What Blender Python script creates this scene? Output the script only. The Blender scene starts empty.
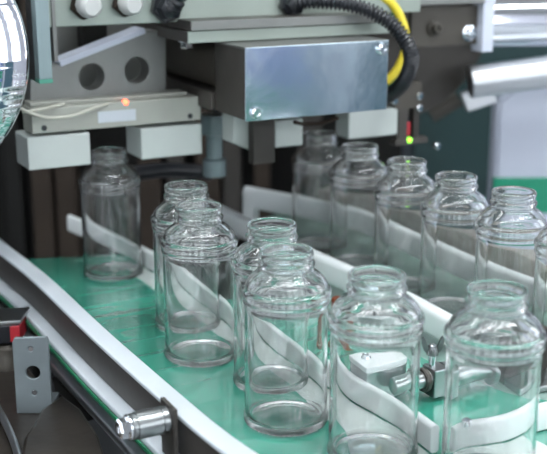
import bpy, bmesh, math, random
from mathutils import Vector as V, Matrix
random.seed(7)
sc = bpy.context.scene
C = sc.collection
PI = math.pi
# ---------------------------------------------------------------- camera numbers
FPX, PITCH, CZ = 1090.0, math.radians(15.4), 0.383
def ray(px, py):
    u = (px-273.5)/FPX; v = (py-227)/FPX
    return V((u, math.cos(PITCH)-v*math.sin(PITCH), -math.sin(PITCH)-v*math.cos(PITCH)))
def onz(px, py, z):                       # point on the horizontal plane at height z
    d = ray(px, py); t = (z-CZ)/d.z
    return V((d.x*t, d.y*t, z))
# machine frame: U runs across the lanes, Wd runs away along them
A = math.radians(27.5)
U = V((math.cos(A), math.sin(A), 0)); Wd = V((-math.sin(A), math.cos(A), 0)); Z = V((0, 0, 1))
X = V((1, 0, 0)); Y = V((0, 1, 0))
def onw(px, py, c):                       # (u, z) on the vertical plane Wd.p = c
    d = ray(px, py); t = c/(d.dot(Wd))
    p = V((0, 0, CZ)) + d*t
    return p.dot(U), p.z
def mp(u, c, z): return U*u + Wd*c + Z*z

# ---------------------------------------------------------------- materials
def mat(name, col, rough=.5, metal=0., bump=0., bscale=60., var=0., vscale=8., emis=None, estr=0., coat=0., sss=0., stretch=(1,1,1), trans=0, ior=1.5, spec=.5, bdist=.002):
    m = bpy.data.materials.new(name); m.use_nodes = True
    nt = m.node_tree; b = nt.nodes['Principled BSDF']
    b.inputs['Base Color'].default_value = (*col, 1)
    b.inputs['Roughness'].default_value = rough
    b.inputs['Metallic'].default_value = metal
    b.inputs['Coat Weight'].default_value = coat
    b.inputs['Coat Roughness'].default_value = .06
    b.inputs['Specular IOR Level'].default_value = spec
    b.inputs['IOR'].default_value = ior
    b.inputs['Transmission Weight'].default_value = trans
    if sss: b.inputs['Subsurface Weight'].default_value = sss; b.inputs['Subsurface Scale'].default_value = .01
    if emis:
        b.inputs['Emission Color'].default_value = (*emis, 1); b.inputs['Emission Strength'].default_value = estr
    tc = nt.nodes.new('ShaderNodeTexCoord'); mpn = nt.nodes.new('ShaderNodeMapping')
    mpn.inputs['Scale'].default_value = stretch
    nt.links.new(tc.outputs['Object'], mpn.inputs['Vector'])
    if var:
        n = nt.nodes.new('ShaderNodeTexNoise'); n.inputs['Scale'].default_value = vscale; n.inputs['Detail'].default_value = 6
        nt.links.new(mpn.outputs['Vector'], n.inputs['Vector'])
        r = nt.nodes.new('ShaderNodeValToRGB')
        r.color_ramp.elements[0].position = .3; r.color_ramp.elements[1].position = .7
        r.color_ramp.elements[0].color = (*[c*(1-var) for c in col], 1)
        r.color_ramp.elements[1].color = (*[min(1, c*(1+var)) for c in col], 1)
        nt.links.new(n.outputs['Fac'], r.inputs['Fac']); nt.links.new(r.outputs['Color'], b.inputs['Base Color'])
    if bump:
        n = nt.nodes.new('ShaderNodeTexNoise'); n.inputs['Scale'].default_value = bscale; n.inputs['Detail'].default_value = 3
        nt.links.new(mpn.outputs['Vector'], n.inputs['Vector'])
        bp = nt.nodes.new('ShaderNodeBump'); bp.inputs['Strength'].default_value = bump; bp.inputs['Distance'].default_value = bdist
        nt.links.new(n.outputs['Fac'], bp.inputs['Height']); nt.links.new(bp.outputs['Normal'], b.inputs['Normal'])
    return m
M = {}
M['glass'] = mat('clear_glass', (.995, 1, .998), rough=.0, trans=.992, ior=1.5, bump=.035, bscale=60, stretch=(1, 1, .3))
M['white'] = mat('white_plastic', (.46, .47, .46), rough=.38, var=.05, vscale=20, bump=.1, bscale=120)
M['rail'] = mat('rail_plastic', (.58, .63, .67), rough=.3, var=.04, vscale=14, bump=.08, bscale=90)
M['cream'] = mat('cream_enamel', (.33, .34, .30), rough=.42, var=.06, vscale=25)
M['milky'] = mat('milky_plastic', (.43, .47, .45), rough=.4, var=.04, vscale=18)
M['steel'] = mat('brushed_steel', (.62, .64, .66), rough=.3, metal=1, bump=.15, bscale=60, stretch=(1, 1, 14), var=.06)
M['polish'] = mat('polished_steel', (.78, .80, .83), rough=.12, metal=1, var=.03)
M['sheet'] = mat('galvanised_sheet', (.60, .69, .74), rough=.13, metal=1, var=.10, vscale=30, bump=.15, bscale=26)
M['chrome'] = mat('chrome_drum', (.86, .88, .92), rough=.06, metal=1, bump=.8, bscale=2.0, stretch=(.2, .2, 14), bdist=.006)
M['alu'] = mat('aluminium_plate', (.20, .205, .195), rough=.42, metal=.75, var=.08, vscale=30, bump=.1, bscale=200)
M['alugreen'] = mat('painted_aluminium', (.27, .31, .275), rough=.36, metal=.5, var=.07, vscale=10)
M['brownsteel'] = mat('brown_steel', (.055, .050, .044), rough=.45, metal=.3, var=.25, vscale=14, bump=.2, bscale=60)
M['darksteel'] = mat('dark_steel', (.035, .036, .036), rough=.4, metal=.4, var=.3, vscale=12)
M['discsteel'] = mat('disc_steel', (.032, .029, .025), rough=.55, metal=.4, var=.2, vscale=12)
M['motor'] = mat('motor_casting', (.06, .054, .044), rough=.5, metal=.3, var=.2, vscale=10)
M['slate'] = mat('slate_grey_paint', (.20, .26, .27), rough=.4, metal=.3, var=.05)
M['bracket'] = mat('dull_bracket_steel', (.22, .26, .275), rough=.45, metal=.6, var=.08, vscale=30)
M['black'] = mat('black_plastic', (.010, .012, .016), rough=.28)
M['sideframe'] = mat('stained_side_steel', (.30, .27, .24), rough=.4, metal=.5, var=.2, vscale=20)
M['void'] = mat('black_paint', (.008, .008, .0075), rough=.7, spec=.15)
M['bed'] = mat('oily_bed_steel', (.045, .038, .032), rough=.3, metal=.5, var=.5, vscale=16, bump=.4, bscale=25)
M['tan'] = mat('brown_steel_post', (.026, .019, .014), rough=.7, metal=0, spec=.2, var=.25, vscale=8)
M['yellow'] = mat('yellow_sheath', (.75, .60, .04), rough=.45)
M['greenwire'] = mat('green_sheath', (.03, .22, .10), rough=.45)
M['teal'] = mat('dark_teal_paint', (.012, .036, .036), rough=.5)
M['tealend'] = mat('teal_tape', (.05, .24, .17), rough=.4)
M['pale'] = mat('pale_grey_paint', (.58, .62, .72), rough=.25, var=.03)
M['orange'] = mat('orange_sleeve', (.16, .035, .008), rough=.4, var=.15)
M['red'] = mat('red_plastic', (.40, .02, .03), rough=.35)
M['led'] = mat('red_led', (.9, .1, .05), emis=(1, .12, .05), estr=5)
M['ledg'] = mat('green_led', (.3, .9, .05), emis=(.35, 1, .05), estr=2.5)
M['sticker'] = mat('pale_label', (.48, .52, .56), rough=.5)
M['cable'] = mat('grey_cable', (.42, .42, .36), rough=.5)
M['greenreflect'] = mat('green_reflect_paint', (.02, .30, .17), rough=.25, var=.08, vscale=2)
M['concrete'] = mat('pale_floor_paint', (.52, .55, .58), rough=.35, var=.1, vscale=3)
M['lamp'] = mat('lamp_tube', (1, 1, 1), emis=(.95, .98, 1), estr=26)
M['housing'] = mat('lamp_housing', (.7, .72, .74), rough=.4)
M['chaing'] = mat('green_wear_strip', (.01, .15, .07), rough=.35, var=.25, vscale=90)
# green belt: glossy wet plastic slats, seams across the running direction
def belt_mat():
    m = mat('green_belt', (.015, .40, .25), rough=.14, coat=.8)
    nt = m.node_tree; b = nt.nodes['Principled BSDF']; L = nt.links
    b.inputs['Coat IOR'].default_value = 2.1; b.inputs['Coat Weight'].default_value = 1
    tc = nt.nodes.new('ShaderNodeTexCoord')
    mp_ = nt.nodes.new('ShaderNodeMapping'); mp_.inputs['Rotation'].default_value = (0, 0, -A)
    L.new(tc.outputs['Object'], mp_.inputs['Vector'])
    wv = nt.nodes.new('ShaderNodeTexWave'); wv.bands_direction = 'Y'; wv.inputs['Scale'].default_value = 8.0
    wv.inputs['Distortion'].default_value = 0.2
    L.new(mp_.outputs['Vector'], wv.inputs['Vector'])
    n = nt.nodes.new('ShaderNodeTexNoise'); n.inputs['Scale'].default_value = 70; n.inputs['Detail'].default_value = 4
    L.new(mp_.outputs['Vector'], n.inputs['Vector'])
    add = nt.nodes.new('ShaderNodeMath'); add.operation = 'MULTIPLY_ADD'; add.inputs[1].default_value = .35
    L.new(n.outputs['Fac'], add.inputs[0])
    pw = nt.nodes.new('ShaderNodeMath'); pw.operation = 'POWER'; pw.inputs[1].default_value = 6
    L.new(wv.outputs['Fac'], pw.inputs[0]); L.new(pw.outputs[0], add.inputs[2])
    bp = nt.nodes.new('ShaderNodeBump'); bp.inputs['Strength'].default_value = .35; bp.inputs['Distance'].default_value = .0012
    L.new(add.outputs[0], bp.inputs['Height']); L.new(bp.outputs['Normal'], b.inputs['Normal'])
    n2 = nt.nodes.new('ShaderNodeTexNoise'); n2.inputs['Scale'].default_value = 14
    L.new(mp_.outputs['Vector'], n2.inputs['Vector'])
    r = nt.nodes.new('ShaderNodeValToRGB')
    r.color_ramp.elements[0].color = (.025, .24, .165, 1); r.color_ramp.elements[1].color = (.07, .39, .285, 1)
    L.new(n2.outputs['Fac'], r.inputs['Fac']); L.new(r.outputs['Color'], b.inputs['Base Color'])
    return m
M['belt'] = belt_mat()
M['belt2'] = mat('grey_green_belt', (.17, .27, .235), rough=.3, coat=.3, var=.2, vscale=20, bump=.3, bscale=80)
M['zinc'] = mat('zinc_plated_steel', (.22, .23, .23), rough=.25, metal=1)
M['reflplate'] = mat('pale_reflection_plate', (.66, .74, .71), rough=.15, coat=.8, var=.1, vscale=30)  # pale colour for the rail's painted reflection and the whitish plate
M['whiterail'] = mat('white_rail_plastic', (.80, .84, .84), rough=.3, var=.04, vscale=14, bump=.08, bscale=90)
M['gunsteel'] = mat('milled_steel', (.36, .38, .38), rough=.28, metal=1, var=.08, bump=.1, bscale=80)
M['glowpane'] = mat('added_glow_pane', (.8, .85, .9), emis=(.93, .97, 1), estr=4.0)  # emissive pane, added for light and reflections
M['wallp'] = mat('grey_wall_paint', (.70, .70, .76), rough=.6, var=.05)
M['tealpanel'] = mat('teal_reflect_paint', (.06, .13, .17), rough=.5)
M['walld'] = mat('dim_wall_paint', (.30, .32, .34), rough=.6, var=.05)
M['blue'] = mat('blue_reflect_paint', (.06, .12, .42), rough=.4)

# ---------------------------------------------------------------- object helpers
def wloc(o):
    p = V((0, 0, 0))
    while o: p = p + o.location; o = o.parent
    return p
def obj(name, bm, m, parent=None, loc=None, smooth=False):
    """link bm (world coordinates) as one object; origin at loc, or at the parent's"""
    base = V(loc) if loc is not None else (wloc(parent) if parent else V((0, 0, 0)))
    bmesh.ops.recalc_face_normals(bm, faces=bm.faces)
    bmesh.ops.translate(bm, verts=bm.verts, vec=-base)
    me = bpy.data.meshes.new(name); bm.to_mesh(me); bm.free()
    if smooth:
        for p in me.polygons: p.use_smooth = True
    else:
        for p in me.polygons: p.use_smooth = False
    if smooth == 'auto':
        me.set_sharp_from_angle(angle=math.radians(35))
    me.materials.append(M[m])
    o = bpy.data.objects.new(name, me); C.objects.link(o)
    if parent: o.parent = parent; o.location = base - wloc(parent)
    else: o.location = base
    return o
def tag(o, label, cat, group=None, kind=None):
    o['label'] = label; o['category'] = cat
    if group: o['group'] = group
    if kind: o['kind'] = kind
    return o
def thing(name, label, cat, loc, group=None):
    o = bpy.data.objects.new(name, None); C.objects.link(o); o.location = loc
    o.empty_display_size = .02
    return tag(o, label, cat, group)
def NB(): return bmesh.new()
def hexa(bm, p, bev=0.):
    """p: 8 corners, bottom four then top four"""
    vs = [bm.verts.new(q) for q in p]
    fs = [bm.faces.new([vs[i] for i in f]) for f in ((0,3,2,1), (4,5,6,7), (0,1,5,4), (1,2,6,5), (2,3,7,6), (3,0,4,7))]
    if bev:
        es = list({e for f in fs for e in f.edges})
        bmesh.ops.bevel(bm, geom=es, offset=bev, segments=2, affect='EDGES', profile=.6)
    return bm
def bx(bm, o, ex, ey, ez, bev=0.):
    """box from corner o along three edge vectors"""
    o = V(o)
    return hexa(bm, [o, o+ex, o+ex+ey, o+ey, o+ez, o+ex+ez, o+ex+ey+ez, o+ey+ez], bev)
def mbox(bm, u0, u1, c0, c1, z0, z1, bev=0.):
    return bx(bm, mp(u0, c0, z0), U*(u1-u0), Wd*(c1-c0), Z*(z1-z0), bev)
def pbox(bm, x0, x1, yt, yb, c, depth, bev=0.):
    """box in the machine frame whose front face (plane c) has left corners at (x0,yt),(x0,yb) and right edge at x1"""
    u0, z1 = onw(x0, yt, c); z0 = onw(x0, yb, c)[1]; u1 = onw(x1, yt, c)[0]
    mbox(bm, u0, u1, c, c+depth, z0, z1, bev)
    return u0, u1, z0, z1
def frame(d):
    d = V(d).normalized(); a = V((0, 0, 1)) if abs(d.z) < .9 else V((1, 0, 0))
    e1 = d.cross(a).normalized(); return e1, d.cross(e1).normalized()
def lathe(bm, c, axis, prof, n=32, ph=0., close=False, mod=None):
    """prof: list of (radius, distance along axis)"""
    c = V(c); axis = V(axis).normalized(); e1, e2 = frame(axis); rings = []
    for k, (r, h) in enumerate(prof):
        if r < 1e-6: rings.append([bm.verts.new(c+axis*h)]); continue
        rings.append([bm.verts.new(c+axis*h+(e1*math.cos(ph+2*PI*i/n)+e2*math.sin(ph+2*PI*i/n))*(r if mod is None else mod(k, r, i, n))) for i in range(n)])
    seq = list(zip(rings, rings[1:])) + ([(rings[-1], rings[0])] if close else [])
    for a, b in seq:
        for i in range(n):
            j = (i+1) % n
            if len(a) == 1 and len(b) == 1: continue
            if len(a) == 1: bm.faces.new((a[0], b[i], b[j]))
            elif len(b) == 1: bm.faces.new((a[i], a[j], b[0]))
            else: bm.faces.new((a[i], a[j], b[j], b[i]))
    return bm
def cyl(bm, p0, p1, r, n=28, bev=.0, ph=0.):
    p0, p1 = V(p0), V(p1); L = (p1-p0).length; b = min(bev, r*.5, L*.4)
    pr = [(0, 0), (r-b, 0), (r, b), (r, L-b), (r-b, L), (0, L)] if b else [(0, 0), (r, 0), (r, L), (0, L)]
    return lathe(bm, p0, p1-p0, pr, n, ph)
def spl(pts, k=8):
    P = [V(p) for p in pts]; out = []
    for i in range(len(P)-1):
        p0 = P[max(i-1, 0)]; p1 = P[i]; p2 = P[i+1]; p3 = P[min(i+2, len(P)-1)]
        for j in range(k):
            t = j/k
            out.append(.5*((2*p1)+(p2-p0)*t+(2*p0-5*p1+4*p2-p3)*t*t+(3*p1-p0-3*p2+p3)*t**3))
    return out+[P[-1]]
def tube(bm, pts, r, n=10, rib=None):
    pts = [V(p) for p in pts]; rings = []; prev = None
    for i, p in enumerate(pts):
        d = (pts[min(i+1, len(pts)-1)]-pts[max(i-1, 0)]).normalized()
        if prev is None: e1, e2 = frame(d)
        else:
            e1 = (prev - d*prev.dot(d)).normalized(); e2 = d.cross(e1)
        prev = e1
        rr = r if rib is None else r*(1 if i % rib[0] < rib[0]/2 else rib[1])
        rings.append([bm.verts.new(p+(e1*math.cos(2*PI*k/n)+e2*math.sin(2*PI*k/n))*rr) for k in range(n)])
    for a, b in zip(rings, rings[1:]):
        for i in range(n): bm.faces.new((a[i], a[(i+1) % n], b[(i+1) % n], b[i]))
    bm.faces.new(rings[0][::-1]); bm.faces.new(rings[-1])
    return bm
def sweep(bm, path, sec):
    """path: 2D ground path; sec: closed section of (offset to the right of travel, height)"""
    P = [V((p[0], p[1], 0)) for p in path]; rings = []
    for i, p in enumerate(P):
        d = (P[min(i+1, len(P)-1)]-P[max(i-1, 0)]).normalized(); nrm = V((d.y, -d.x, 0))
        rings.append([bm.verts.new(p+nrm*o+Z*z) for o, z in sec])
    n = len(sec)
    for a, b in zip(rings, rings[1:]):
        for i in range(n): bm.faces.new((a[i], a[(i+1) % n], b[(i+1) % n], b[i]))
    bm.faces.new(rings[0][::-1]); bm.faces.new(rings[-1])
    return bm
def rsec(o0, o1, z0, z1, b=.003):
    """rectangular section with rounded upper and lower corners"""
    out = []
    for cx, cz, a0 in ((o1-b, z0+b, -90), (o1-b, z1-b, 0), (o0+b, z1-b, 90), (o0+b, z0+b, 180)):
        for k in range(5):
            a = math.radians(a0+90*k/4); out.append((cx+b*math.cos(a), cz+b*math.sin(a)))
    return out
def plate(name, outline, holes, org, ex, ey, th, m, parent=None, bev=.0008):
    """flat plate with real holes; outline in 2D, extruded th along ex x ey"""
    cu = bpy.data.curves.new(name, 'CURVE'); cu.dimensions = '2D'; cu.fill_mode = 'BOTH'
    cu.extrude = th/2-bev; cu.bevel_depth = bev; cu.bevel_resolution = 1
    loops = [outline]+[[(cx+r*math.cos(2*PI*k/28), cy+r*math.sin(2*PI*k/28)) for k in range(28)] for cx, cy, r in holes]
    for lp in loops:
        s = cu.splines.new('POLY'); s.points.add(len(lp)-1); s.use_cyclic_u = True
        for q, pt in zip(s.points, lp): q.co = (pt[0], pt[1], 0, 1)
    t = bpy.data.objects.new('tmp', cu); C.objects.link(t)
    dg = bpy.context.evaluated_depsgraph_get()
    me = bpy.data.meshes.new_from_object(t.evaluated_get(dg))
    bpy.data.objects.remove(t); bpy.data.curves.remove(cu)
    ex, ey = V(ex), V(ey); ez = ex.cross(ey)
    bm = bmesh.new(); bm.from_mesh(me); bpy.data.meshes.remove(me)
    R = Matrix((ex, ey, ez)).transposed()
    for v in bm.verts: v.co = V(org)+R @ v.co
    bmesh.ops.remove_doubles(bm, verts=bm.verts, dist=1e-5)
    return obj(name, bm, m, parent)
def hexbolt(parent, p, axis, r=.006, h=.005, m='polish', washer=True, name='bolt'):
    bm = NB(); axis = V(axis).normalized(); p = V(p)
    if washer: cyl(bm, p, p+axis*.0012, r*1.25, 24)
    lathe(bm, p+axis*.001, axis, [(0, 0), (r, 0), (r, h*.8), (r*.85, h), (r*.4, h), (r*.35, h*.85), (0, h*.85)], 6)
    return obj(name, bm, m, parent)

# ================================================================ BOTTLES
def bottle_mesh():
    mm = .001
    outer = [(0, 1.6), (14, 1.4), (24, 1.0), (29.0, 0.2), (31.2, 0.0), (32.6, .8), (33.2, 2.2), (33.4, 3.4), (33.2, 4.6), (33.5, 6.0), (33.4, 9), (33.2, 14),
             (33.0, 30), (33.0, 60), (33.0, 94), (33.1, 99), (33.6, 100.6), (34.3, 101.6), (34.5, 102.8), (34.1, 104.0), (33.8, 105), (34.5, 106.4), (35.2, 108.2), (35.3, 110.2), (34.8, 111.8), (33.8, 112.8),
             (32.8, 113.3), (32.4, 114.3), (32.0, 116.2), (30.6, 118.8), (28.2, 121.6), (25.2, 124.2), (22.4, 126.0), (21.0, 127.2), (20.4, 128.4), (20.8, 129.4), (21.8, 130.4), (22.3, 131.8), (22.1, 133.2), (21.0, 134.3),
             (20.2, 135.2), (20.1, 136.3), (20.6, 137.4), (21.1, 138.8), (21.2, 140.6), (20.9, 142.2), (20.0, 143.2), (19.0, 143.5)]
    inner = [(18.0, 143.1), (17.5, 141.8), (17.4, 139), (17.2, 135), (17.4, 131), (17.6, 128.5), (18.6, 126.2), (21.6, 123.4), (25.6, 120.4), (28.4, 117.4), (29.9, 114.0), (30.8, 110.5), (31.2, 107), (31.1, 103), (31.0, 98),
             (31.1, 60), (31.1, 30), (31.1, 14), (30.9, 9.0), (30.2, 6.6), (28.6, 5.2), (26, 4.6), (15, 4.9), (0, 5.4)]
    prof = [(r*mm, z*mm) for r, z in outer+inner]
    heel = {5, 6, 7, 8, 9}
    bm = NB(); n = 96
    def mod(k, r, i, n): return r*(1+.022*(1 if (i % 2) else -1)) if k in heel else r
    lathe(bm, (0, 0, 0), (0, 0, 1), prof, n, 0., False, mod)
    bmesh.ops.recalc_face_normals(bm, faces=bm.faces)
    me = bpy.data.meshes.new('glass_bottle')
    bm.to_mesh(me); bm.free()
    for p in me.polygons: p.use_smooth = True
    me.materials.append(M['glass'])
    return me
bm_ = bottle_mesh()
bottles = [
 (-.1835, 1.190, 'clear glass bottle standing alone below the two white blocks at far left'),
 (-.0843, 1.0238, 'clear glass bottle in left lane, half hidden behind its neighbour, below the motor'),
 (-.067, .9435, 'clear glass bottle in left lane whose rim overlaps the bottle just behind it'),
 (-.0013, .8821, 'clear glass bottle left of centre, showing only neck and left side behind another'),
 (.010, .8056, 'clear glass bottle just left of centre, its whole base in view on green belt'),
 (.0743, .7452, 'large clear glass bottle at bottom centre, in front of the white-topped steel block'),
 (.154, .7115, 'largest clear glass bottle, bottom right, in front of the rail with a small bolt'),
 (.056, 1.2959, 'blurred clear glass bottle farthest away in the right lane, below the metal cover'),
 (.0985, 1.221, 'blurred clear glass bottle second farthest in right lane, below a white block'),
 (.1422, 1.1382, 'clear glass bottle in the middle of the right lane, in front of the dark disc'),
 (.1831, 1.0655, 'clear glass bottle in the right lane in front of the dark teal cabinet'),
 (.2265, .999, 'clear glass bottle in the right lane with its rim against the pale grey housing'),
 (.2681, .9327, 'clear glass bottle cut off by right edge of the photo, in the right lane'),
]
proto = None
for i, (x, y, lab) in enumerate(bottles):
    if proto is None:
        proto = bpy.data.objects.new('glass_bottle', bm_); o = proto
    else: o = proto.copy()
    C.objects.link(o); o.location = (x, y, .0004); o.rotation_euler = (0, 0, random.random()*6)
    tag(o, lab, 'bottle', 'clear glass bottles on the conveyor')

# ================================================================ CONVEYOR
# paths are given from far to near
pa = spl([(-.42, 1.42, 0), (-.318, 1.235, 0), (-.2364, 1.0984, 0), (-.1599, .9555, 0), (-.1256, .8926, 0), (-.0661, .7869, 0), (-.0341, .732, 0), (-.0052, .6894, 0), (.05, .62, 0), (.11, .57, 0)], 6)
bm = NB(); sweep(bm, pa, rsec(.0045, .0228, .0262, .030, .0012)); 
ga = thing('guide_rail', 'long front guide rail, white top strip over dark steel face, left of the bottles', 'guide rail', (-.1256, .8926, 0), 'conveyor guide rails')
obj('top_strip', bm, 'rail', ga, smooth='auto')
bm = NB(); sweep(bm, pa, rsec(.0065, .0215, -.0035, .0260, .0005)); obj('steel_face', bm, 'brownsteel', ga)
bm = NB(); sweep(bm, pa, rsec(.003, .034, -.010, -.004, .0015)); obj('lower_strip', bm, 'rail', ga, smooth='auto')
bm = NB(); sweep(bm, pa, rsec(.0345, .0365, -.012, -.0085, .0006)); obj('edge_strip', bm, 'chaing', ga)['label'] = 'green edge strip'
# steel bar running beside, lower
sbp = spl([onz(-15, 290, -.035), onz(18, 320, -.035), onz(60, 360, -.035), onz(100, 402, -.035), onz(142, 447, -.035), onz(180, 490, -.035)], 5)
bm = NB(); sweep(bm, sbp, rsec(0, .011, -.046, -.035, .003))
tag(obj('side_bar', bm, 'steel', None, (sbp[10].x, sbp[10].y, -.046), smooth='auto'), 'narrow dull steel bar running parallel to and outside the front guide rail', 'bar')
# green belt
def far(p, s): return p
cvr = thing('conveyor', 'conveyor with a glossy green belt and a grey-green belt carrying the glass bottles', 'conveyor', (.05, 1.05, -.2))
def slab(name, pts, m, zt, zb):
    bm = NB()
    top = [bm.verts.new((x, y, zt)) for x, y in pts]; bot = [bm.verts.new((x, y, zb)) for x, y in pts]
    bm.faces.new(top); bm.faces.new(bot[::-1])
    for i in range(len(top)):
        j = (i+1) % len(top); bm.faces.new((top[i], bot[i], bot[j], top[j]))
    bmesh.ops.triangulate(bm, faces=[f for f in bm.faces if len(f.verts) > 4])
    return obj(name, bm, m, cvr)
nearD = [(.045, 1.09), (.10, 1.00), (.15, .915), (.20, .86), (.30, .80), (.45, .74)]
la = [(p.x+.012, p.y) for p in pa if p.y < 1.24]
slab('green_belt', [(-.30, 1.245)]+la+[(.45, .56)]+nearD[::-1]+[(-.005, 1.10), (-.06, 1.10), (-.165, 1.265)], 'belt', 0, -.014)['label'] = 'glossy green belt'
rdir = V((.49, -.87, 0))
slab('grey_belt', [(-.012, 1.235)]+nearD+[(.50, .72), (.62, .80), (.42, .90), (.31, 1.03), (.10, 1.40), (.03, 1.50), (-.035, 1.40)], 'belt2', 0, -.014)['label'] = 'dull grey-green belt'
# rail B (behind the left lane)
RT = .023
pb = spl([onz(72, 214, RT), (-.146, 1.218, 0), (-.046, 1.045, 0), (.037, .900, 0), onz(348, 373, RT)+V((.003, .002, 0)), onz(393, 400, RT)+V((.006, .006, 0)), onz(435, 427, RT)+V((.004,.004,0))], 6)
bm = NB(); sweep(bm, pb, rsec(0, .0075, 0.0006, RT, .003))
tag(obj('guide_rail', bm, 'whiterail', None, (.046, .905, 0), smooth='auto'), 'thick white plastic guide rail curving behind the left lane bottles, seen through them', 'guide rail', 'conveyor guide rails')
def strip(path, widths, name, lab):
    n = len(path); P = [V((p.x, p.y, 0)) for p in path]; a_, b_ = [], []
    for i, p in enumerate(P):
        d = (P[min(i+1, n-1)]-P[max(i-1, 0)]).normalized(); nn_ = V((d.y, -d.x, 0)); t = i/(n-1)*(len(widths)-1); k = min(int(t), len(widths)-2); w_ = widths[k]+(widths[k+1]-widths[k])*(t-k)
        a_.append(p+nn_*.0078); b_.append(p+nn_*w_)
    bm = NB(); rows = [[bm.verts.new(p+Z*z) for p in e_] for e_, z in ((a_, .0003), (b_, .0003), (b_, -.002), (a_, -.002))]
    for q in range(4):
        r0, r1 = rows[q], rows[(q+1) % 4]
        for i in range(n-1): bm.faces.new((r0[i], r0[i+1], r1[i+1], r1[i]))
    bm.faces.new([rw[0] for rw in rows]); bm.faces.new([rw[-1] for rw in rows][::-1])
    obj(name, bm, 'reflplate', cvr)['label'] = lab
strip(pb[6:], (.030, .034, .036, .046, .075), 'reflection_plate', 'pale rail reflection painted along the belt edge')  # flush strip painting the white rail's reflection in the glossy belt
# rail C (short piece meeting rail B at a gap)
e = pb[-1]
pc = spl([(e.x+.004, e.y-.001, 0), onz(461, 419, RT), onz(500, 413, RT), onz(547, 400, RT), onz(590, 400, RT)], 6)
gc = thing('guide_rail', 'short white plastic guide rail with a small socket bolt behind the bottom right bottle', 'guide rail', (.155, .757, 0), 'conveyor guide rails')
bm = NB(); sweep(bm, pc, rsec(0.0, .0075, .0006, RT, .003)); obj('rail_body', bm, 'whiterail', gc, smooth='auto')
q = onz(465, 424, RT); bm = NB()
lathe(bm, (q.x, q.y, RT-.0003), Z, [(0, 0), (.0042, 0), (.0042, .004), (.0036, .0046), (.0024, .0046), (.0022, .002), (0, .002)], 24)
obj('socket_bolt', bm, 'polish', gc, smooth='auto')
strip(pc[:16], (.078, .075, .070), 'reflection_plate', 'pale strip under the short rail')  # whitish plate under the last bottles, continuing the painted reflection
# rail D (near guard of the right lane), a rounded bar
pd = spl([onz(203, 195, .037), onz(222, 204, .037), onz(247.5, 216, .037), onz(310, 246, .037), onz(352, 264.5, .037), onz(409, 290, .037), onz(462, 318, .037)], 5)
bm = NB(); sweep(bm, pd, rsec(0, .015, .010, .038, .006))
tag(obj('guide_rail', bm, 'whiterail', None, (pd[10].x, pd[10].y, 0), smooth='auto'), 'white rounded guide bar between the two lanes, with a free end near the wing nut', 'guide rail', 'conveyor guide rails')
# rail E (far guard of the right lane) with its end post
rl = [V((b[0], b[1], 0)) for b in bottles[7:]]
nrm = V((.87, .49, 0))
pe = spl([onz(249, 183, .05), rl[0]+nrm*.052, rl[1]+nrm*.052, rl[2]+nrm*.052, rl[3]+nrm*.050, rl[4]+nrm*.050, rl[5]+nrm*.05, rl[5]+nrm*.05+V((.12, -.14, 0))], 5)
ge = thing('guide_rail', 'white guide rail behind the right lane bottles, ending in a short post at centre', 'guide rail', (pe[0].x, pe[0].y, 0), 'conveyor guide rails')
bm = NB(); sweep(bm, pe, rsec(0, .012, .018, .047, .005)); obj('rail_body', bm, 'whiterail', ge, smooth='auto')
bm = NB(); p = V(pe[0]); p.z = 0
d_ = (V(pe[1])-V(pe[0])); d_.z = 0; d_.normalize()
n_ = V((d_.y, -d_.x, 0))
bx(bm, p-d_*.002, n_*.012, d_*.020, Z*.040, .002); obj('end_post', bm, 'whiterail', ge)
# frame F outside the right lane
pf = [V((p.x, p.y, 0))+nrm*.05 for p in pe[2:]]
bm = NB(); sweep(bm, pf, rsec(-.030, .0, -.013, .045, .002)); obj('side_frame', bm, 'sideframe', cvr, smooth='auto')
bm = NB(); sweep(bm, pf, rsec(-.034, -.030, .036, .041, .0008)); obj('cap_strip', bm, 'darksteel', cvr)

# ---- rod clamp on the front rail
fz = .028; q = onz(172, 418, fz)
rc = thing('clamp_rod', 'short polished steel rod with hex bolt end, outside the front guide rail', 'clamp', (q.x, q.y, -.012))
c0_ = q.dot(Wd); u0_ = q.dot(U)
bm = NB(); u0_ -= .005; a0 = mp(u0_-.029, c0_, fz)
lathe(bm, a0, U, [(0, 0), (.0085, 0), (.0100, .0015), (.0100, .003), (.0094, .0035), (.0094, .0045), (.0104, .005), (.0104, .023), (.0096, .0235), (.0096, .0245), (.0104, .025), (.0104, .0295), (0, .0295)], 40)
obj('rod', bm, 'gunsteel', rc, smooth='auto')
hexbolt(rc, a0, -U, .0078, .0075)
bm = NB(); mbox(bm, u0_+.001, u0_+.0045, c0_-.013, c0_+.013, -.030, fz+.0125, .0008); obj('mounting_plate', bm, 'brownsteel', rc)
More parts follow.
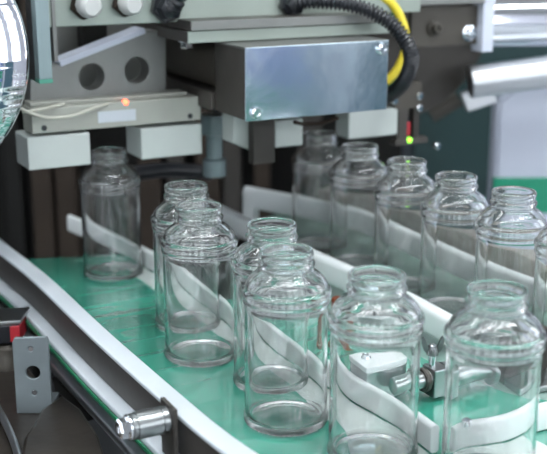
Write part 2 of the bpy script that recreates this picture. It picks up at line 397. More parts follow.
# ---- bracket at lower left
p0 = V((-.191, .80, 0)); 
def onY(px, py, y):
    d = ray(px, py); t = y/d.y; return V((0, 0, CZ))+d*t
BY = .93
TL = onY(13, 337, BY); BR = onY(52, 412, BY)
w_ = BR.x-TL.x; h_ = TL.z-BR.z
br = thing('mounting_bracket', 'grey steel angle bracket with one large and two small holes at lower left', 'bracket', (TL.x+w_/2, BY, BR.z))
out = [(0, 0), (w_, 0), (w_, h_*.96), (w_*.96, h_), (w_*.06, h_*.985), (0, h_*.93)]
plate('upright', out, [(w_*.53, h_*.54, w_*.235), (w_*.50, h_*.85, w_*.11), (w_*.53, h_*.27, w_*.11)], V((TL.x, BY, BR.z)), X, Z, .004, 'bracket', br)
bm = NB(); bx(bm, V((TL.x, BY+.002, BR.z)), X*w_, Y*.035, Z*.004, .001); obj('foot', bm, 'bracket', br)
for fx, fz in ((.50, .85), (.53, .27)):
    bm = NB(); cyl(bm, V((TL.x+w_*fx, .9285, BR.z+h_*fz)), V((TL.x+w_*fx, .936, BR.z+h_*fz)), w_*.09, 20, .0006); obj('screw', bm, 'polish', br)
# ---- red and black sensor
q = onY(-8, 345, 1.03)
se = thing('sensor', 'small black sensor with red window and grey top at far left above the bracket', 'sensor', (q.x+.01, 1.05, q.z))
bm = NB(); bx(bm, q, V((.027, .006, 0)), Y*.04, Z*.020, .0015); obj('body', bm, 'black', se)
bm = NB(); bx(bm, q+V((.0185, .0018, .002)), V((.0095, .0021, 0)), Y*.03, Z*.0165, .0008); obj('window', bm, 'red', se)
bm = NB(); bx(bm, q+V((-.001, 0, .0201)), V((.030, .006, 0)), Y*.042, Z*.004, .001); obj('cap', bm, 'gunsteel', se)
# ---- machine bed at lower left
bzz = BR.z-.001
mb_ = thing('machine_bed', 'dark oily steel machine bed with a raised curved cover at lower left', 'machine bed', (-.3, .8, bzz-.02))
bm = NB()
bpl = [(-.80, .50), (-.02, .50), (-.075, .66), (-.115, .78), (-.19, .92), (-.285, 1.10), (-.42, 1.34), (-.80, 1.6)]
tp = [bm.verts.new((x, y, bzz)) for x, y in bpl]; bt = [bm.verts.new((x, y, bzz-.02)) for x, y in bpl]
bm.faces.new(tp); bm.faces.new(bt[::-1])
for i in range(len(tp)):
    j = (i+1) % len(tp); bm.faces.new((tp[i], bt[i], bt[j], tp[j]))
bmesh.ops.triangulate(bm, faces=[f for f in bm.faces if len(f.verts) > 4])
obj('bed_plate', bm, 'bed', mb_)
# raised cover with a long slot
g = [onz(x, y, bzz+.008) for x, y in ((20, 480), (28, 440), (45, 412), (62, 400), (78, 412), (95, 438), (108, 480))]
plate('raised_cover', [(p.x, p.y) for p in g], [], V((0, 0, bzz+.006)), X, Y, .010, 'bed', mb_, .003)
g = [onz(x, y, bzz+.001) for x, y in ((52, 378), (60, 374), (96, 402), (98, 418), (88, 420), (56, 392))]
plate('slot', [(p.x, p.y) for p in g], [], V((0, 0, bzz+.0006)), X, Y, .001, 'void', mb_, .0002)
cdp = [onz(x, y, bzz+.006) for x, y in ((-12, 392), (4, 420), (16, 448), (24, 480))]
bm = NB(); tube(bm, spl(cdp, 8), .0035, 12)
tag(obj('steel_conduit', bm, 'steel', None, (cdp[1].x, cdp[1].y, bzz), smooth=True), 'thin dull steel conduit lying on the machine bed in the lower left corner', 'conduit')
q = onz(6, 368, -.05)
bm = NB(); lathe(bm, (q.x, q.y+.01, bzz), Z, [(0, 0), (.014, 0), (.014, .010), (.012, .013), (.012, .022), (.008, .025), (0, .025)], 32)
obj('knob', bm, 'motor', mb_, smooth='auto')
# belt support frame under everything
slab('conveyor_frame', [(-.27, 1.2), (-.10, .87), (.0, .70), (.12, .58), (.45, .58), (.60, .80), (.03, 1.49), (-.03, 1.39), (-.01, 1.24), (-.06, 1.10), (-.165, 1.26)], 'darksteel', -.0145, -.2)
# ---- adjuster between the lanes: block, rods, clamp, wing nut
ad = thing('rail_adjuster', 'steel block with white top and rods under a wing nut, between two guide rails', 'rail adjuster', mp(.42, .62, 0))
def mfrom(px, py, z):
    q = onz(px, py, z); return q.dot(U), q.dot(Wd)
zt = .035
u0, c0 = mfrom(366, 368, zt)
bm = NB(); mbox(bm, u0, u0+.048, c0, c0+.032, .003, zt-.004, .001); obj('block', bm, 'gunsteel', ad)
bm = NB(); mbox(bm, u0-.001, u0+.049, c0-.001, c0+.033, zt-.004, zt+.001, .001); obj('top_pad', bm, 'whiterail', ad)['label'] = 'white top pad'
hexbolt(ad, mp(u0+.010, c0+.018, zt+.001), Z, .0038, .003, name='bolt')
# rod running along U
zr = .018
ur, cr = mfrom(395, 386, zr)
bm = NB(); cyl(bm, mp(ur, cr-.0, zr), mp(ur+.034, cr, zr), .0075, 32, .001); obj('rod', bm, 'gunsteel', ad, smooth='auto')
bm = NB(); lathe(bm, mp(ur+.026, cr, zr), U, [(0, 0), (.0095, 0), (.0105, .001), (.0105, .004), (.0095, .005), (0, .005)], 32); obj('collar', bm, 'brownsteel', ad, smooth='auto')
bm = NB(); mbox(bm, ur+.033, ur+.048, cr-.009, cr+.009, .003, .028, .0012); obj('clamp_block', bm, 'gunsteel', ad)
bm = NB(); cyl(bm, mp(ur+.048, cr, zr+.001), mp(ur+.094, cr, zr+.001), .0105, 32, .001); obj('rod', bm, 'gunsteel', ad, smooth='auto')
bm = NB(); lathe(bm, mp(ur+.094, cr, zr), U, [(0, 0), (.015, 0), (.016, .001), (.016, .005), (.015, .006), (0, .006)], 36); obj('end_disc', bm, 'gunsteel', ad, smooth='auto')
# stud and wing nut
ps = mp(ur+.0365, cr, .028)
bm = NB(); cyl(bm, ps, ps+Z*.020, .003, 20, .0004); obj('stud', bm, 'polish', ad, smooth='auto')
pw = ps+Z*.011
wn = NB(); lathe(wn, pw, Z, [(0.0, 0), (.0050, 0), (.0050, .003), (.0040, .0075), (0, .0085)], 20)
half = [(.0025, .001), (.0055, .0015), (.0085, .0050), (.0108, .0110), (.0110, .0160), (.0096, .0182), (.0075, .0165), (.0058, .0115), (.0040, .0078), (.0025, .0070)]
half = [(a_*.88, b_*.88) for a_, b_ in half]
for s in (-1, 1):
    fr = [wn.verts.new(pw+X*(s*a_)+Y*(-.0014+s*a_*.15)+Z*b_) for a_, b_ in half]; bk = [wn.verts.new(pw+X*(s*a_)+Y*(.0014+s*a_*.15)+Z*b_) for a_, b_ in half]
    wn.faces.new(fr); wn.faces.new(bk[::-1])
    for i in range(len(fr)):
        j = (i+1) % len(fr); wn.faces.new((fr[i], bk[i], bk[j], fr[j]))
obj('wing_nut', wn, 'zinc', ad, smooth='auto')
# orange sleeve behind the centre-left bottle
q = onz(337.5, 346, .0)
bm = NB(); lathe(bm, (q.x, q.y, 0.0005), Z, [(0, 0), (.009, 0), (.009, .003), (.0065, .004), (.0065, .046), (.0055, .048), (0, .048)], 28)
tag(obj('orange_sleeve', bm, 'orange', None, (q.x, q.y, 0), smooth='auto'), 'orange-brown upright sleeve glimpsed between the two centre bottles', 'sleeve')
q = onz(520, 385, .0)
pv = thing('steel_bracket', 'dark steel bracket block between the lanes, seen through the bottom right bottle', 'bracket', (q.x, q.y, .0005))
bm = NB(); bx(bm, V((q.x-.012, q.y, .0005)), U*.045, Wd*.012, Z*.045, .0015); obj('upright', bm, 'brownsteel', pv)
bm = NB(); bx(bm, V((q.x-.012, q.y, .0005))-Wd*.028, U*.045, Wd*.0275, Z*.006, .0015); obj('foot', bm, 'gunsteel', pv)

# ================================================================ UPPER MACHINE
c0 = .985
# -- cover box of bright sheet
u0, z1 = onw(245, 48, c0); zb = onw(245, 122, c0)[1]; u1 = onw(388.5, 42, c0)[0]
cb = thing('sheet_metal_cover', 'bright rectangular sheet metal cover with screws hanging above the lanes at top centre', 'machine cover', mp((u0+u1)/2, c0+.05, zb))
bm = NB(); mbox(bm, u0, u1, c0, c0+.0015, zb, z1, .0005); obj('front_panel', bm, 'sheet', cb)
bm = NB(); mbox(bm, u0+.0003, u1, c0+.0015, c0+.075, z1-.002, z1+.0005, .0005)
obj('top_panel', bm, 'alu', cb)
bm = NB(); mbox(bm, u0+.001, u0+.003, c0+.002, c0+.075, zb+.001, z1-.002); obj('side_panel', bm, 'brownsteel', cb)
bm = NB(); mbox(bm, u1-.003, u1-.001, c0+.002, c0+.075, zb+.001, z1-.002); obj('side_panel', bm, 'sheet', cb)
for px, py in ((256, 113), (382, 49)):
    uu, zz = onw(px, py, c0)
    bm = NB(); lathe(bm, mp(uu, c0, zz), -Wd, [(0, 0), (.0062, 0), (.0062, .0035), (.0050, .0050), (.0030, .0050), (.0026, .003), (0, .003)], 28)
    obj('screw', bm, 'polish', cb, smooth='auto')
# -- mounting bars over the cover
c1 = c0+.055
mbp = thing('mounting_bars', 'stack of two steel mounting plates above the sheet metal cover', 'mounting plates', mp(.1, c1+.06, z1))
ub, zt1 = onw(187, 31.5, c1); ub2 = onw(388, 31, c1)[0]; zb1 = onw(187, 45, c1)[1]
bm = NB(); mbox(bm, ub, ub2, c1, c1+.16, z1+.0015, zt1, .001); obj('lower_plate', bm, 'brownsteel', mbp); bm = NB(); mbox(bm, ub, ub2, c1-.003, c1-.0001, z1+.0015, zt1, .0005); obj('front_edge', bm, 'alugreen', mbp)  # brown body paints the dark reflection seen on the side faces
zt2 = onw(189, 21, c1)[1]
bm = NB(); mbox(bm, ub+.002, ub2-.01, c1-.004, c1+.16, zt1+.001, zt2, .001); obj('upper_plate', bm, 'brownsteel', mbp); bm = NB(); mbox(bm, ub+.002, ub2-.01, c1-.007, c1-.0041, zt1+.001, zt2, .0005); obj('front_edge', bm, 'alu', mbp)  # upper plate body carries the same painted dark reflection
for px, py in ((155, 43), (182, 49)):
    uu, zz = onw(px+2, py, c1+.03)
hexbolt(mbp, mp(ub+.012, c1+.03, z1+.001), -Z, .007, .007)
hexbolt(mbp, mp(ub+.012, c1+.11, z1+.001), -Z, .007, .007)
# -- motor under the bars
c2 = c0+.075
mo = thing('drive_motor', 'dark bronze-coloured motor body with a flange, left behind the sheet metal cover', 'motor', mp(.02, c2+.05, zb))
def rbox(bm, ua, ub_, za, zb_, ca, cb_, b):
    sec = rsec(ua, ub_, za, zb_, b); ra = [bm.verts.new(mp(a, ca, z)) for a, z in sec]; rb = [bm.verts.new(mp(a, cb_, z)) for a, z in sec]
    n = len(sec)
    for i in range(n): bm.faces.new((ra[i], ra[(i+1) % n], rb[(i+1) % n], rb[i]))
    bm.faces.new(ra[::-1]); bm.faces.new(rb)
zm = zb+.021
bm = NB(); rbox(bm, u0+.001, u0+.085, zm, z1-.001, c2+.004, c2+.19, .018); obj('motor_body', bm, 'motor', mo, smooth='auto')
bm = NB(); obj('end_bell', bm, 'brownsteel', mo, smooth='auto') if False else None; rbox(bm, u0-.002, u0+.088, zm, z1-.001, c2+.185, c2+.20, .012); obj('end_bell', bm, 'brownsteel', mo, smooth='auto')
bm = NB(); mbox(bm, u0-.004, u0+.12, c2+.002, c2+.215, zb+.001, zm-.0005, .002); obj('flange', bm, 'brownsteel', mo)
# -- big cross plate with cable glands
c3 = c0+.085
cp = thing('cross_beam', 'long pale grey-green aluminium beam across the top left with cable glands', 'beam', mp(0, c3, .3))
ux0, zx = onw(49, 27.5, c3); ux1 = onw(420, 20, c3)[0]
bm = NB(); mbox(bm, ux0, ux1, c3, c3+.02, zx, .42, .001); obj('beam_plate', bm, 'alugreen', cp)
bm = NB(); pbox(bm, 48, 52, -60, 62, c3-.002, .012, .0005); obj('end_rib', bm, 'alu', cp)
bm = NB(); uu0 = onw(35, 0, c3-.03)[0]; uu1 = onw(48.5, 0, c3-.03)[0]; zz = onw(36, 80, c3-.03)[1]
mbox(bm, uu0, uu1, c3-.03, c3-.012, zz, .42, .001); 
vp = obj('hanging_plate', bm, 'slate', None, mp(uu0, c3-.03, zz)); tag(vp, 'narrow slate grey vertical bar with teal end hanging beside the chrome drum', 'bar')
bm = NB(); mbox(bm, uu0-.0002, uu1+.0002, c3-.0302, c3-.0118, zz-.004, zz, .0005); obj('end_cap', bm, 'tealend', vp)
bm = NB(); pbox(bm, 27, 35, -60, 82, c3-.015, .02, .0008); tag(obj('dark_bar', bm, 'darksteel', None, mp(uu0-.01, c3-.01, zz)), 'dark bar just right of the chrome drum at upper left', 'bar')
def gland(px, py, r, white, ln, lab):
    uu, zz = onw(px, py, c3); p = mp(uu, c3, zz)
    g = thing('cable_gland', lab, 'cable gland', p, 'cable glands on the beam')
    bm = NB(); lathe(bm, p, -Wd, [(0, 0), (r, 0), (r, .008), (r*.9, .010), (0, .010)], 6, .3); obj('hex_base', bm, 'tan' if white else 'black', g)
    bm = NB(); lathe(bm, p-Wd*.0095, -Wd-Z*.1, [(0, 0), (r*.80, 0), (r*.82, ln*.25), (r*.78, ln*.5), (r*.68, ln*.85), (r*.5, ln), (0, ln)], 12 if white else 6); obj('dome_nut', bm, 'white' if white else 'black', g, smooth='auto')
    return p
gland(84, 4, .0155, True, .018, 'cable gland with white dome nut, left of the two white ones on the beam')
gland(125, 2, .0150, True, .018, 'cable gland with white dome nut, right of the two white ones on the beam')
g1 = gland(165, 6, .0175, False, .012, 'large black cable gland above the mounting plates, next to the white ones')
g2 = gland(290, 3, .0150, False, .010, 'black cable gland at the start of the curved corrugated conduit')
# short ribbed hose from the left black gland, rising out of view
def ribbed(bm, pts, r):
    P = spl(pts, 10); L = [0]
    for a, b in zip(P, P[1:]): L.append(L[-1]+(b-a).length)
    n = int(L[-1]/.0012); out = []; j = 0
    for k in range(n+1):
        s = L[-1]*k/n
        while j < len(L)-2 and L[j+1] < s: j += 1
        t = (s-L[j])/(L[j+1]-L[j]); out.append(P[j].lerp(P[j+1], t))
    return tube(bm, out, r, 16, (4, .66))
bm = NB(); p = g1-Wd*.02; ribbed(bm, [p, p-Wd*.01+Z*.012+U*.004, p-Wd*.01+Z*.05+U*.012, p+Z*.12+U*.02], .0085)
tag(obj('corrugated_conduit', bm, 'black', None, p, smooth=True), 'short black corrugated conduit rising from the left black gland', 'conduit')
bm = NB()
def pq(px, py, c):
    uu, zz = onw(px, py, c); return mp(uu, c, zz)
ribbed(bm, [g2-Wd*.015, pq(310, 1, c0+.06), pq(340, 3, c0+.045), pq(368, 10, c0+.03), pq(392, 24, c0+.02), pq(407, 44, c0+.015), pq(411, 62, c0+.02), pq(402, 84, c0+.045), pq(388, 96, c0+.09)], .0088)
tag(obj('corrugated_conduit', bm, 'black', None, pq(392, 24, c0+.02), smooth=True), 'black corrugated conduit arching over the right end of the sheet metal cover', 'conduit')
bm = NB(); tube(bm, spl([pq(372, -8, c0+.09), pq(392, 4, c0+.085), pq(403, 24, c0+.08), pq(406, 46, c0+.08), pq(398, 68, c0+.085), pq(386, 82, c0+.09)], 8), .0052, 12)
tag(obj('yellow_cable', bm, 'yellow', None, pq(392, 4, c0+.08), smooth=True), 'yellow cable looping inside the corrugated conduit at top right of the cover', 'cable')
bm = NB(); tube(bm, spl([pq(368, -6, c0+.10), pq(390, 12, c0+.10), pq(405, 38, c0+.095), pq(406, 62, c0+.095), pq(388, 92, c0+.10)], 8), .0048, 12)
tag(obj('green_cable', bm, 'greenwire', None, pq(392, 20, c0+.09), smooth=True), 'green cable beside the yellow cable behind the corrugated conduit', 'cable')
# -- gusset with two holes
c4 = c0+.150
def P4(px, py): return onw(px, py, c4)
o0 = P4(28, 105)
pts = [P4(28, 104), P4(161, 96), P4(161, 30), P4(140, 31), P4(56, 64), P4(28, 66)]
ob = mp(o0[0], c4, o0[1])
hl = []
for px, py, r in ((88, 75.5, .0150), (133, 69, .0150)):
    a_ = P4(px, py); hl.append((a_[0]-o0[0], a_[1]-o0[1], r))
gs = thing('gusset_plate', 'grey aluminium gusset plate with two large round holes and a sloping top edge', 'plate', ob)
plate('gusset_web', [(a_-o0[0], b_-o0[1]) for a_, b_ in pts], hl, ob, U, Z, .026, 'alu', gs, .001)
a_ = P4(56, 64); b_ = P4(140, 31); A3 = mp(a_[0], c4-.018, a_[1]); B3 = mp(b_[0], c4-.018, b_[1]); dd = (B3-A3)
nn = V((0, 0, 0)); nn = Wd.cross(dd).normalized(); nn = nn if nn.z > 0 else -nn
bm = NB(); bx(bm, A3-nn*.001, dd, Wd*.03, nn*.006, .0008); obj('sloping_edge', bm, 'pale', gs)
bm = NB(); pbox(bm, 28, 150, -30, 100, c4+.10, .01); tag(obj('back_plate', bm, 'alu', None, mp(o0[0], c4+.10, .25)), 'flat grey plate behind the gusset plate', 'plate')
bm = NB(); pbox(bm, 81, 106, 0, 62, c4+.06, .02, .001); tag(obj('dark_post', bm, 'void', None, mp(o0[0]+.07, c4+.06, .25)), 'dark upright post above the left hole of the gusset plate', 'post')
# -- sensor bar
c5 = c0+.110
sb = thing('sensor_bar', 'long cream enclosure with red indicator light over the left lane', 'sensor', mp(onw(110, 130, c5)[0], c5, onw(110, 130, c5)[1]))
bm = NB(); su0, su1, sz0, sz1 = pbox(bm, 31, 201, 109, 134.5, c5, .035, .0012); obj('enclosure', bm, 'cream', sb)
bm = NB(); mbox(bm, su0+.002, su1-.012, c5+.010, c5+.034, sz1+.0002, sz1+.0045, .0012); obj('lid', bm, 'cream', sb)
uu, zz = onw(117, 116, c5); bm = NB(); mbox(bm, uu-.021, uu+.021, c5-.0006, c5, zz-.006, zz+.006); obj('sticker', bm, 'sticker', sb)['label'] = 'pale blank label'
uu, zz = onw(125, 102.5, c5+.003); bm = NB(); lathe(bm, mp(uu, c5+.003, zz), -Wd, [(0, 0), (.0036, 0), (.0034, .002), (.002, .0035), (0, .004)], 20); obj('indicator_light', bm, 'led', sb, smooth=True)
for px, py in ((44, 128), (190, 116)):
    uu, zz = onw(px, py, c5); bm = NB(); cyl(bm, mp(uu, c5-.0008, zz), mp(uu, c5+.001, zz), .0030, 20); obj('plug', bm, 'black', sb)
bm = NB(); tube(bm, spl([pq(20, 108, c5-.01), pq(30, 113, c5-.012), pq(48, 118, c5-.010), pq(72, 116, c5-.008), pq(95, 108, c5-.004), pq(112, 103, c5+.004)], 8), .0019, 10)
tag(obj('sensor_cable', bm, 'cable', None, pq(48, 118, c5-.01), smooth=True), 'thin grey cable drooping across the cream enclosure', 'cable')
bm = NB(); tube(bm, spl([pq(22, 112, c5-.006), pq(38, 110, c5-.008), pq(52, 107, c5-.004), pq(64, 104, c5+.002)], 8), .0019, 10)
tag(obj('sensor_cable', bm, 'cable', None, pq(38, 110, c5-.006), smooth=True), 'short grey cable running to the left end of the cream enclosure lid', 'cable')
# -- white blocks
def wblock(x0, x1, yt, yb, c, dep, lab, m='milky'):
    bm = NB(); r = pbox(bm, x0, x1, yt, yb, c, dep, .0018)
    o = obj('plastic_block', bm, m, None, mp((r[0]+r[1])/2, c+dep/2, r[3])); tag(o, lab, 'block', 'white plastic blocks under the machine head')
    return r
wblock(27, 90, 138, 171, c5-.002, .048, 'large milky white block under the left end of the cream enclosure')
wblock(141, 202, 129, 160, c5-.002, .048, 'milky white block under the right end of the cream enclosure')
wblock(349, 398, 112, 139.5, c0+.10, .03, 'white block below the right end of the sheet metal cover')
wblock(275, 303, 121, 148, c0+.085, .03, 'small white block right of the dark steel tab under the cover')
bm = NB(); a0_, z0_ = onw(229, 120, c0+.085); a1_, z1_ = onw(264, 149, c0+.085)
def RR(px, py): q = onw(px, py, c0+.085); return (q[0]-a0_, q[1]-z1_)
nb = plate('plastic_block', [RR(229, 140), RR(229, 112), RR(264, 110), RR(264, 132), RR(256, 133), RR(256, 149), RR(250, 149)], [], mp(a0_, c0+.085, z1_), U, Z, .03, 'milky', None, .0015)
tag(nb, 'notched milky white block left of the dark steel tab under the cover', 'block', 'white plastic blocks under the machine head')
bm = NB(); r = pbox(bm, 253, 275, 112, 165, c0+.05, .012, .0008); tag(obj('steel_tab', bm, 'discsteel', None, mp(r[0], c0+.06, r[2])), 'dark flat steel tab hanging below the sheet metal cover', 'tab')
bm = NB(); r = pbox(bm, 215, 400, 104, 113, c0+.11, .10, .001); tag(obj('support_plate', bm, 'darksteel', None, mp(r[0]+.05, c0+.13, r[2])), 'dark support plate behind and under the sheet metal cover', 'plate')
bm = NB(); tube(bm, spl([pq(294, 122, c0+.03), pq(305, 124, c0+.03), pq(322, 123, c0+.03), pq(338, 118, c0+.03)], 6), .0022, 10)
tag(obj('cable_loop', bm, 'tan', None, pq(305, 124, c0+.03), smooth=True), 'thin brown cable loop under the bottom edge of the sheet metal cover', 'cable')
# -- dark disc plate and flange at top right
c6 = c0+.222
uu, zz = onw(398, 10, c6)
bm = NB(); p = mp(uu+.010, c6, zz+.004)
lathe(bm, p, Wd, [(0, 0), (.146, 0), (.148, .002), (.148, .010), (.146, .012), (0, .012)], 72)
tag(obj('star_wheel_disc', bm, 'discsteel', None, p, smooth='auto'), 'large dark round steel disc behind the conduit at top right', 'disc')
c7 = c0+.11
fl = thing('flange_plate', 'grey flange plate with two socket bolts in front of the dark disc', 'plate', pq(450, 40, c7))
bm = NB(); r = pbox(bm, 412, 490, 8, 48, c7+.012, .008, .001); obj('web', bm, 'motor', fl)
bm = NB(); pbox(bm, 408, 497, -30, 6, c7, .02, .001); obj('top_flange', bm, 'alu', fl)
bm = NB(); pbox(bm, 486, 497, -30, 52, c7, .022, .001); obj('edge_rib', bm, 'pale', fl)
for px, py in ((434, 28), (468, 33)):
    uu, zz = onw(px, py, c7+.012); bm = NB(); lathe(bm, mp(uu, c7+.012, zz), -Wd, [(0, 0), (.010, 0), (.010, .003), (.0065, .0035), (.0065, .009), (.0055, .010), (.003, .010), (.0025, .006), (0, .006)], 28); obj('socket_bolt', bm, 'motor' if px < 450 else 'polish', fl, smooth='auto')
# -- linkage right of the cover
c8 = c0+.10
lk = thing('linkage', 'small blurred metal linkage with pins and a green light, below the conduit', 'linkage', pq(410, 135, c8))
bm = NB(); pbox(bm, 396, 422, 84, 110, c8, .012, .001); obj('bracket_plate', bm, 'motor', lk)
bm = NB(); pbox(bm, 399, 408, 108, 144, c8, .010, .001); obj('arm', bm, 'brownsteel', lk)
bm = NB(); pbox(bm, 414, 420, 108, 140, c8, .010, .001); obj('arm', bm, 'discsteel', lk)
bm = NB(); pbox(bm, 396, 428, 140, 146, c8-.002, .014, .001); obj('foot_bar', bm, 'brownsteel', lk)
for px, py in ((394, 101), (419, 96), (419, 108), (437, 146)):
    q = pq(px, py, c8); bm = NB(); lathe(bm, q+Wd*.004, -Wd, [(0, 0), (.0045, 0), (.0045, .006), (.003, .008), (0, .008)], 20); obj('pin', bm, 'polish', lk, smooth='auto')
q = pq(409, 140, c8-.001); bm = NB(); lathe(bm, q, -Wd, [(0, 0), (.0035, 0), (.003, .002), (0, .003)], 16); obj('indicator_light', bm, 'ledg', lk)['label'] = 'green light'
q = pq(409, 132, c8); bm = NB(); cyl(bm, q-Z*.004+Wd*.004, q+Z*.012+Wd*.004, .0035, 16); obj('cap', bm, 'red', lk)['label'] = 'red cap'

# -- chrome drum at upper left (axis points to the lower right of camera)
q = onY(-115, 58, .98)
ax = V((.35, -.90, .05)).normalized()
dr = thing('chrome_drum', 'mirror polished chrome drum cut off by the upper left edge', 'drum', q)
bm = NB(); lathe(bm, q+ax*-.10, ax, [(0, 0), (.128, 0), (.128, .095), (.1275, .099), (.124, .1035), (.10, .111), (.07, .117), (.035, .1205), (0, .121)], 96); obj('shell', bm, 'chrome', dr, smooth='auto')
# ================================================================ BACKGROUND
yb = 2.0
bm = NB(); bx(bm, V((-1.6, yb, -.9)), X*1.84, Y*.03, Z*1.9); tag(obj('backdrop', bm, 'void', None, (-.6, yb, -.9)), 'dark partition behind the bottles on the left and centre', 'backdrop')  # black sheet added to stand for the dark machine interior
posts = [(42, 20, 'tan'), (66, 20, 'tan'), (14, 16, 'void'), (150, 22, 'tan'), (176, 16, 'discsteel'), (208, 24, 'tan'), (232, 18, 'discsteel'), (262, 16, 'tan'), (310, 22, 'discsteel')]
names = ['second brown vertical post from the left edge, behind the front rail', 'brown vertical post left of the lone far left bottle', 'blackish post at the left edge behind the front rail', 'brown post just right of the lone far left bottle', 'dark grey post under the right milky block', 'brown post above the paired rims of the left lane', 'dark grey post left of the notched block', 'brown post behind the dark steel tab', 'dark grey post behind the far end of the right lane']
for (px, w, m), lab in zip(posts, names):
    q = onY(px, 200, yb-.12); bm = NB(); ww = w/FPX*1.95
    bx(bm, V((q.x-ww/2, yb-.12, -.9)), X*ww, Y*.05, Z*1.5, .004); tag(obj('machine_post', bm, m, None, (q.x, yb-.1, -.9)), lab, 'post', 'background posts')
# cylinders/fittings in the gap under the left blocks
q = pq(168, 170, c0+.30); bm = NB(); tube(bm, spl([q-U*.05, q, q+U*.06-Z*.01], 6), .010, 14); tag(obj('dark_hose', bm, 'black', None, q, smooth=True), 'dark hose blurred behind the rims of the left lane', 'hose')
q = pq(214, 135, c0+.2); bm = NB(); lathe(bm, q-Z*.05, Z, [(0, 0), (.014, 0), (.014, .02), (.010, .022), (.010, .05), (.016, .052), (.016, .075), (0, .075)], 28); tag(obj('valve_fitting', bm, 'slate', None, q-Z*.05, smooth='auto'), 'blurred grey fitting right of the right milky block', 'fitting')
# dark teal cabinet
q = onY(420, 230, 2.1); q1 = onY(505, 230, 2.1)
bm = NB(); bx(bm, V((q.x-.02, 2.1, -.9)), X*(q1.x-q.x+.9), Y*.3, Z*1.7, .004); tag(obj('machine_cabinet', bm, 'teal', None, (q.x, 2.25, -.9)), 'dark teal machine cabinet in the background at right', 'cabinet')
# pale housing
a_ = onY(498, 100, 1.62); b_ = onY(498, 215, 1.62)
hs = thing('pale_housing', 'pale blue-grey housing with slanted top at the right edge', 'housing', (a_.x+.1, 1.7, b_.z))
bm = NB(); zt_ = a_.z; zb_ = b_.z; x0 = a_.x
vs = []
for y_ in (1.62, 1.67):
    vs.append([bm.verts.new((x, y_, z)) for x, z in ((x0, zb_-.2), (x0, zt_), (x0+.10, zt_+.075), (x0+.45, zt_+.075), (x0+.45, zb_-.2))])
bm.faces.new(vs[0]); bm.faces.new(vs[1][::-1])
for i in range(5): bm.faces.new((vs[0][i], vs[0][(i+1) % 5], vs[1][(i+1) % 5], vs[1][i]))
bmesh.ops.bevel(bm, geom=list(bm.edges), offset=.006, segments=2, affect='EDGES')
obj('body', bm, 'pale', hs)
bm = NB(); bx(bm, V((x0-.001, 1.615, zb_+.004)), X*.10, Y*.01, Z*.055, .002); obj('green_reflection', bm, 'greenreflect', hs)['label'] = 'painted green reflection'  # green reflection on the housing, painted on as a thin panel
# chrome ducts top right
bm = NB(); q = onY(475, 20, 1.5); tube(bm, [q, q+V((.5, .06, .0))], .036, 40)
tag(obj('chrome_pipe', bm, 'chrome', None, q, smooth='auto'), 'thick polished chrome pipe crossing the top right corner', 'pipe')
bm = NB(); q = onY(470, 82, 1.47); tube(bm, [q, q+V((.5, .03, .06))], .022, 32); tag(obj('steel_pipe', bm, 'steel', None, q, smooth='auto'), 'thinner dull steel pipe below the chrome pipe at right', 'pipe')
q = onY(484, 104, 1.5); bm = NB(); bx(bm, q+V((-.022, 0, -.012)), V((.040, 0, .014)), Y*.02, V((-.010, 0, .026)), .002); tag(obj('white_tab', bm, 'steel', None, q), 'small tilted white tab left of the pale housing', 'tab')
q = onY(455, 112, 1.5); bm = NB(); tube(bm, [q+V((-.02, .1, -.02)), q+V((.02, .1, .005))], .014, 20); tag(obj('grey_sleeve', bm, 'motor', None, q), 'blurred grey-brown sleeve below the dark disc', 'sleeve')

# room
bm = NB(); bx(bm, V((-4, -3, -.92)), X*8, Y*8, Z*.02); o = obj('floor', bm, 'concrete'); o['kind'] = 'structure'
bm = NB(); bx(bm, V((-4, 5, -.9)), X*8, Y*.1, Z*3.6); o = obj('wall_back', bm, 'pale'); o['kind'] = 'structure'
def wall(nm, o, ex, ey, ez, m='wallp'):
    bm = NB(); bx(bm, V(o), V(ex), V(ey), V(ez)); w_ = obj(nm, bm, m); w_['kind'] = 'structure'
wall('wall_left', (-3.1, -3, -.9), (.1, 0, 0), (0, 8, 0), (0, 0, 3.2), 'walld')
wall('wall_right', (3.0, -3, -.9), (.1, 0, 0), (0, 8, 0), (0, 0, 3.2))
wall('wall_front', (-3, -3.1, -.9), (6, 0, 0), (0, .1, 0), (0, 0, 3.2))
def rwall(nm, y0, y1, za, zb2, m, th=.02): wall(nm, (3-th, y0, za), (th, 0, 0), (0, y1-y0, 0), (0, 0, zb2-za), m)
rwall('teal_reflect_panel', -.82, .35, -.9, .06, 'tealpanel'); rwall('trim_1', -.68, -.55, -.9, .06, 'wallp', .05)  # out-of-view panels added to colour the cover's reflection
rwall('trim_2', -1.06, -.86, -.30, .02, 'blue', .03); rwall('green_reflect_panel', -1.6, -.86, -.9, -.36, 'greenreflect', .03)  # blue and green panels added for that same reflection
k = 1
for y_ in (-2.3, -1.0, .3, 1.6):
    for x_ in ((-2.99, 2.97) if y_ < -1.5 else (2.97,)):
        wall('window_%d' % k, (x_, y_, 0.1), (.02, 0, 0), (0, .7, 0), (0, 0, 1.7), 'glowpane'); k += 1  # glowing panes added to streak the glass and light the scene
for x_ in (-2.2, -.9, .4, 1.7):
    wall('window_%d' % k, (x_, -2.99, .1), (.7, 0, 0), (0, .02, 0), (0, 0, 1.7), 'glowpane'); k += 1
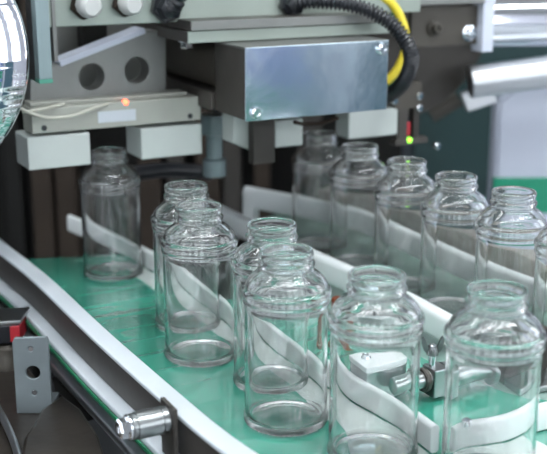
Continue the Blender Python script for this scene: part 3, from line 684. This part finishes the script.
# lamps: fluorescent fixtures hanging over the line
tk = 3
LP = [(-1.0, .3, 1.6), (.35, -.3, 1.6), (-.5, 1.3, 1.6), (.9, 1.0, 1.6), (-.25, .45, 1.6), (.55, .6, 1.6)]
LN = ['left of the line', 'behind the viewer', 'over the machine on the left', 'over the far right side', 'over the left lane', 'over the right lane']
for (x, y, z), lb in zip(LP, LN):
    rz = A; lab = 'hanging fluorescent lamp ' + lb
    lt = thing('fluorescent_lamp', lab, 'lamp', (x, y, z), 'fluorescent lamps over the line')
    u_ = V((math.cos(rz), math.sin(rz), 0)); w_v = V((-u_.y, u_.x, 0)); o_ = V((x, y, z))
    bm = NB(); bx(bm, o_-u_*.6-w_v*.09, u_*1.2, w_v*.18, Z*.05, .004); obj('housing', bm, 'housing', lt)
    for s in (-.5, .5):
        bm = NB(); q = o_+u_*s+Z*.05; cyl(bm, q, V((q.x, q.y, 2.241)), .006, 10); obj('hanger', bm, 'housing', lt)
        wall('trim_%d' % tk, (-3, q.y-.03, 2.24), (6, 0, 0), (0, .06, 0), (0, 0, .06), 'housing'); tk += 1
    for s in (-.045, .045):
        bm = NB(); cyl(bm, o_-u_*.57+w_v*s-Z*.02, o_+u_*.57+w_v*s-Z*.02, .016, 16); obj('tube', bm, 'lamp', lt, smooth=True)

# ---------------------------------------------------------------- world
w = bpy.data.worlds.new('World'); sc.world = w; w.use_nodes = True
nt = w.node_tree; bg = nt.nodes['Background']
tc = nt.nodes.new('ShaderNodeTexCoord'); sp = nt.nodes.new('ShaderNodeSeparateXYZ'); nt.links.new(tc.outputs['Generated'], sp.inputs[0])
rp = nt.nodes.new('ShaderNodeValToRGB'); mr = nt.nodes.new('ShaderNodeMapRange')
mr.inputs[1].default_value = -1; mr.inputs[2].default_value = 1
nt.links.new(sp.outputs['Z'], mr.inputs[0]); nt.links.new(mr.outputs[0], rp.inputs['Fac'])
cr_ = rp.color_ramp; cr_.elements[0].position = .35; cr_.elements[0].color = (.10, .14, .13, 1)
cr_.elements[1].position = 1; cr_.elements[1].color = (.95, 1.0, 1.05, 1)
e_ = cr_.elements.new(.55); e_.color = (.36, .42, .50, 1)
e_ = cr_.elements.new(.72); e_.color = (.80, .88, .96, 1)
nt.links.new(rp.outputs['Color'], bg.inputs['Color']); bg.inputs['Strength'].default_value = .34

# ---------------------------------------------------------------- camera
cam = bpy.data.cameras.new('camera'); co = bpy.data.objects.new('camera', cam); C.objects.link(co)
co.location = (0, 0, CZ); co.rotation_euler = (math.radians(90)-PITCH, 0, 0)
cam.sensor_width = 36; cam.sensor_fit = 'HORIZONTAL'; cam.lens = FPX/547*36
cam.dof.use_dof = True; cam.dof.focus_distance = .93; cam.dof.aperture_fstop = 6.5
cam.clip_start = .01
sc.camera = co
sc.view_settings.view_transform = 'Standard'; sc.view_settings.look = 'None'
sc.view_settings.exposure = 0.0; sc.view_settings.gamma = 1
sc.view_settings.use_curve_mapping = False
cy = sc.cycles
cy.max_bounces = 32; cy.transmission_bounces = 28; cy.transparent_max_bounces = 16; cy.glossy_bounces = 8; cy.diffuse_bounces = 4
cy.caustics_refractive = True; cy.caustics_reflective = True; cy.sample_clamp_indirect = 6.0; cy.blur_glossy = .5
cy.use_denoising = True
